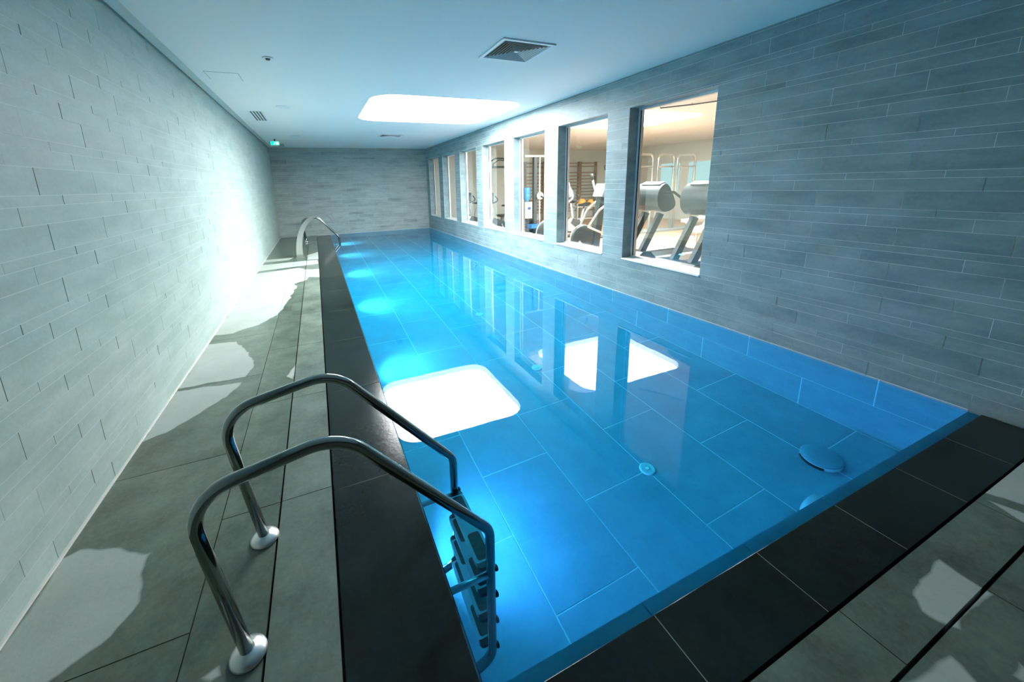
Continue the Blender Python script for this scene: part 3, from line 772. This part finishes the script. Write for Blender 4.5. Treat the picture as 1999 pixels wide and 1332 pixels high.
# upright bikes
def bike(label, loc, rz):
    t = thing('exercise_bike', label, 'exercise bike', loc, rz)
    MB().lathe([(0.05, -0.03), (0.22, -0.03), (0.235, 0), (0.22, 0.03), (0.05, 0.03)], (-0.35, 0, 0.34), 'y', 32).build('flywheel', M['silver'], t)
    MB().prism([(-0.45, 0.42), (-0.35, 0.56), (0.05, 0.42), (0.10, 0.30), (-0.10, 0.22)], 'y', -0.05, 0.05).build('guard', M['charcoal'], t)
    MB().tube(fillet([(-0.62, 0, 0.10), (-0.30, 0, 0.16), (0.55, 0, 0.10)], [.2], 4), 0.035, 10).build('frame', M['grey'], t)
    for x in (-0.60, 0.55): MB().tube([(x, -0.26, 0.042), (x, 0.26, 0.042)], 0.04, 10).build('floor_bar', M['black'], t)
    MB().tube([(0.02, 0, 0.30), (0.22, 0, 0.88)], 0.028, 10).build('seat_post', M['silver'], t)
    MB().prism([(0.02, 0.90), (0.05, 0.945), (0.25, 0.965), (0.42, 0.99), (0.43, 0.95), (0.25, 0.88)], 'y', -0.09, 0.09).build('saddle', M['black'], t)
    MB().tube([(-0.30, 0, 0.45), (-0.42, 0, 1.02)], 0.03, 10).build('head_post', M['silver'], t)
    for s in (-1, 1):
        MB().tube(fillet([(-0.42, 0, 1.02), (-0.42, s*0.22, 1.05), (-0.28, s*0.24, 1.12), (-0.40, s*0.22, 1.26)], [.05, .08], 4), 0.017, 10).build('handlebar', M['black'], t)
        MB().tube([(-0.05, s*0.05, 0.34), (-0.02, s*0.10, 0.20)], 0.014, 8).build('crank', M['silver'], t)
        MB().box(-0.08, 0.04, s*0.10-0.04, s*0.10+0.04, 0.18, 0.20).build('pedal', M['black'], t)
    MB().hexa([(-0.52, -0.14, 1.12), (-0.42, -0.14, 1.06), (-0.42, 0.14, 1.06), (-0.52, 0.14, 1.12), (-0.44, -0.14, 1.36), (-0.40, -0.14, 1.34), (-0.40, 0.14, 1.34), (-0.44, 0.14, 1.36)]).build('console', M['charcoal'], t)
    return t
bike('grey exercise bike in front of the wooden wall bars', (7.45, 9.5, 0), 0.25)
bike('silver exercise bike beside the cable tower', (5.65, 11.2, 0), 0.1)
bike('silver exercise bike between the cable tower bike and the last bike', (5.35, 12.4, 0), 0.15)
bike('silver exercise bike nearest the white end of the gym', (5.58, 13.6, 0), 0.1)
# cable tower
t = thing('cable_tower', 'tall steel cable tower with crossbar in the gym', 'gym machine', (6.15, 10.0, 0))
MB().box(-0.05, 0.05, -0.05, 0.05, 0.1, 2.38).build('column', M['charcoal'], t)
MB().tube([(-0.34, 0, 2.41), (0.34, 0, 2.41)], 0.03, 12).build('crossbar', M['white'], t)
MB().tube([(0.14, -0.06, 0.1), (0.14, -0.06, 2.40)], 0.018, 10).build('guide_rod', M['white'], t)
MB().lathe([(0.03, -0.03), (0.11, -0.03), (0.12, 0.0), (0.11, 0.03), (0.03, 0.03)], (0.12, -0.12, 1.24), 'y', 28).build('pulley', M['silver'], t)
MB().tube(fillet([(0.12, -0.16, 1.24), (0.22, -0.18, 1.18), (0.34, -0.18, 1.22)], [.05], 4), 0.022, 10).build('handle', M['black'], t)
MB().box(-0.30, 0.35, -0.35, 0.30, 0.0, 0.10).build('base', M['grey'], t)
for k in range(8): MB().box(-0.20, 0.12, 0.06, 0.24, 0.12+0.055*k, 0.165+0.055*k).build('weight_plate', M['black'], t)
MB().box(-0.30, 0.25, -0.33, -0.08, 0.30, 0.40).build('seat_pad', M['blue'], t)
# pull-down station with curved handles
t = thing('pulldown_station', 'tall station with curved dark pull handles under the gym ceiling', 'gym machine', (6.45, 12.95, 0))
for s in (-1, 1): MB().tube([(s*0.30, 0.15, 0.0), (s*0.30, 0.15, 2.45)], 0.03, 10).build('post', M['silver'], t)
MB().tube(fillet([(-0.30, 0.15, 2.45), (-0.18, 0.0, 2.55), (0.18, 0.0, 2.55), (0.30, 0.15, 2.45)], [.1, .1], 5), 0.028, 10).build('top_arch', M['charcoal'], t)
MB().tube(fillet([(-0.34, -0.10, 2.20), (-0.30, -0.10, 2.36), (-0.10, -0.10, 2.48), (0.30, -0.10, 2.46), (0.36, -0.1, 2.3)], [.1, .1, .1], 5), 0.020, 10).build('pull_handle', M['charcoal'], t)
MB().box(-0.30, 0.30, -0.18, -0.02, 2.20, 2.27).build('roll_pad', M['charcoal'], t)
MB().box(-0.36, 0.36, -0.45, 0.30, 0.0, 0.06).build('base', M['black'], t)
MB().box(-0.18, 0.18, -0.40, 0.0, 0.42, 0.50).build('seat', M['black'], t)
MB().box(-0.05, 0.05, -0.22, -0.12, 0.06, 0.42).build('seat_post', M['grey'], t)
# wall bars
def wall_bars(x, label):
    t = thing('wall_bars', label, 'wall bars', (x, YB-0.02, 0), 0, 'wooden wall bars on the gym end wall'); W = 0.93
    for px in (0.0, W-0.045): MB().box(px, px+0.045, -0.16, 0.0, 0.0, 2.50).build('post', M['wood'], t)
    for z in [2.44, 2.30, 2.03, 1.88]+[1.74-0.142*k for k in range(11)]:
        MB().tube([(0.045, -0.12, z), (W-0.045, -0.12, z)], 0.022, 8).build('rung', M['wood'], t)
for k, (x, l) in enumerate(((8.40, 'wooden wall bars behind the cable tower'), (9.36, 'wooden wall bars second in the row from the cable tower'), (10.32, 'wooden wall bars second in the row from the gym side wall'), (11.28, 'wooden wall bars nearest the gym side wall'))): wall_bars(x, l)
# wall clock
t = thing('wall_clock', 'round wall clock on the gym end wall', 'clock', (12.95, YB-0.02, 2.25))
MB().lathe([(0.19, -0.04), (0.20, -0.02), (0.20, -0.001)], axis='y', seg=32).build('case', M['charcoal'], t)
MB().lathe([(0.17, -0.043), (0.17, -0.0405)], axis='y', seg=32).build('dial', M['white'], t)
MB().box(-0.006, 0.006, -0.047, -0.044, -0.02, 0.13).build('minute_hand', M['black'], t)
MB().box(-0.02, 0.09, -0.0475, -0.0445, -0.007, 0.007).build('hour_hand', M['black'], t)
# water cooler
t = thing('water_cooler', 'white water cooler with a blue bottle on top', 'water cooler', (7.06, 12.0, 0))
MB().box(-0.15, 0.15, -0.15, 0.15, 0.0, 0.96).build('cabinet', M['white'], t)
MB().lathe([(0.06, 0.96), (0.07, 1.02), (0.135, 1.08), (0.135, 1.20), (0.125, 1.22), (0.135, 1.24), (0.135, 1.42), (0.11, 1.47), (0.03, 1.48)], seg=24).build('bottle', M['bluebottle'], t)
MB().box(-0.05, 0.05, -0.19, -0.15, 0.70, 0.78).build('tap', M['blue'], t)
# cage of tall steel hoops
t = thing('crossover_frame', 'tall steel frame of three round topped hoops in the gym', 'gym machine', (9.3, 8.9, 0))
for k, (a, b) in enumerate(((-0.35, 0.40), (0.62, 1.30), (1.45, 2.25))):
    MB().tube(fillet([(a, 0, 0.0), (a, 0, 2.38), (b, 0, 2.38), (b, 0, 0.0)], [.16, .16], 6), 0.035, 12).build('hoop', M['satin'], t)
    MB().tube([(a, 0, 2.02), (b, 0, 2.02)], 0.025, 10).build('cross_tube', M['satin'], t)
MB().box(-0.45, 2.35, -0.25, 0.25, 0.0, 0.06).build('base', M['grey'], t)
# benches
def bench(label, loc, rz):
    t = thing('weight_bench', label, 'bench', loc, rz)
    MB().prism(rrect(-0.60, 0.20, -0.15, 0.15, 0.04, 4), 'z', 0.42, 0.50).build('seat_pad', M['white'], t)
    MB().hexa([(0.23, -0.15, 0.44), (0.85, -0.15, 0.72), (0.85, 0.15, 0.72), (0.23, 0.15, 0.44), (0.20, -0.15, 0.51), (0.82, -0.15, 0.79), (0.82, 0.15, 0.79), (0.20, 0.15, 0.51)]).build('back_pad', M['white'], t)
    MB().tube([(-0.55, 0, 0.40), (0.70, 0, 0.36)], 0.03, 10).build('spine', M['silver'], t)
    for x in (-0.5, 0.6):
        MB().tube([(x, 0, 0.38), (x, 0, 0.04)], 0.028, 10).build('leg', M['silver'], t)
        MB().box(x-0.03, x+0.03, -0.25, 0.25, 0.0, 0.05).build('foot_bar', M['silver'], t)
bench('white padded bench behind the treadmills, turned along the gym', (8.6, 6.2, 0), 0.3)
bench('white padded bench beside the steel hoops', (10.2, 7.6, 0), 0.1)
# storage shelf with balls
t = thing('ball_rack', 'low grey rack holding orange exercise balls', 'rack', (9.1, 11.2, 0))
for x in (-0.5, 0.5):
    for y in (-0.12, 0.12): MB().box(x-0.02, x+0.02, y-0.02, y+0.02, 0.0, 0.86).build('post', M['grey'], t)
for z in (0.30, 0.72): MB().box(-0.52, 0.52, -0.15, 0.15, z, z+0.03).build('shelf', M['silver'], t)
def ball(x, y, z, r, label):
    prof = [(max(r*math.sin(PI*k/12), 0.002), -r*math.cos(PI*k/12)) for k in range(13)]
    o = MB().lathe(prof, seg=24).build('exercise_ball', M['orange']); o.location = (x, y, z); tag(o, label, 'ball', 'orange exercise balls')
ball(9.27, 11.2, 0.751+0.12, 0.12, 'smaller orange ball on the upper shelf of the grey rack')
ball(8.88, 11.2, 0.751+0.14, 0.14, 'larger orange ball on the upper shelf of the grey rack')
ball(9.35, 9.55, 0.20, 0.20, 'orange ball lying on the floor by the steel hoops')
ball(9.85, 9.60, 0.20, 0.20, 'orange ball on the floor beside another orange ball')
# ceiling track light in the gym
t = thing('ceiling_track', 'thin dark curved track on the gym ceiling', 'track', (6.7, 5.3, ZC))
MB().tube(fillet([(-0.35, 0.45, -0.03), (0.0, 0.0, -0.03), (0.35, -0.75, -0.03)], [.6], 6), 0.012, 8).build('rail', M['charcoal'], t)
for p in ((-0.35, 0.45), (0.0, 0.04), (0.35, -0.75)): MB().tube([(p[0], p[1], -0.02), (p[0], p[1], 0.0)], 0.006, 6).build('hanger', M['charcoal'], t)
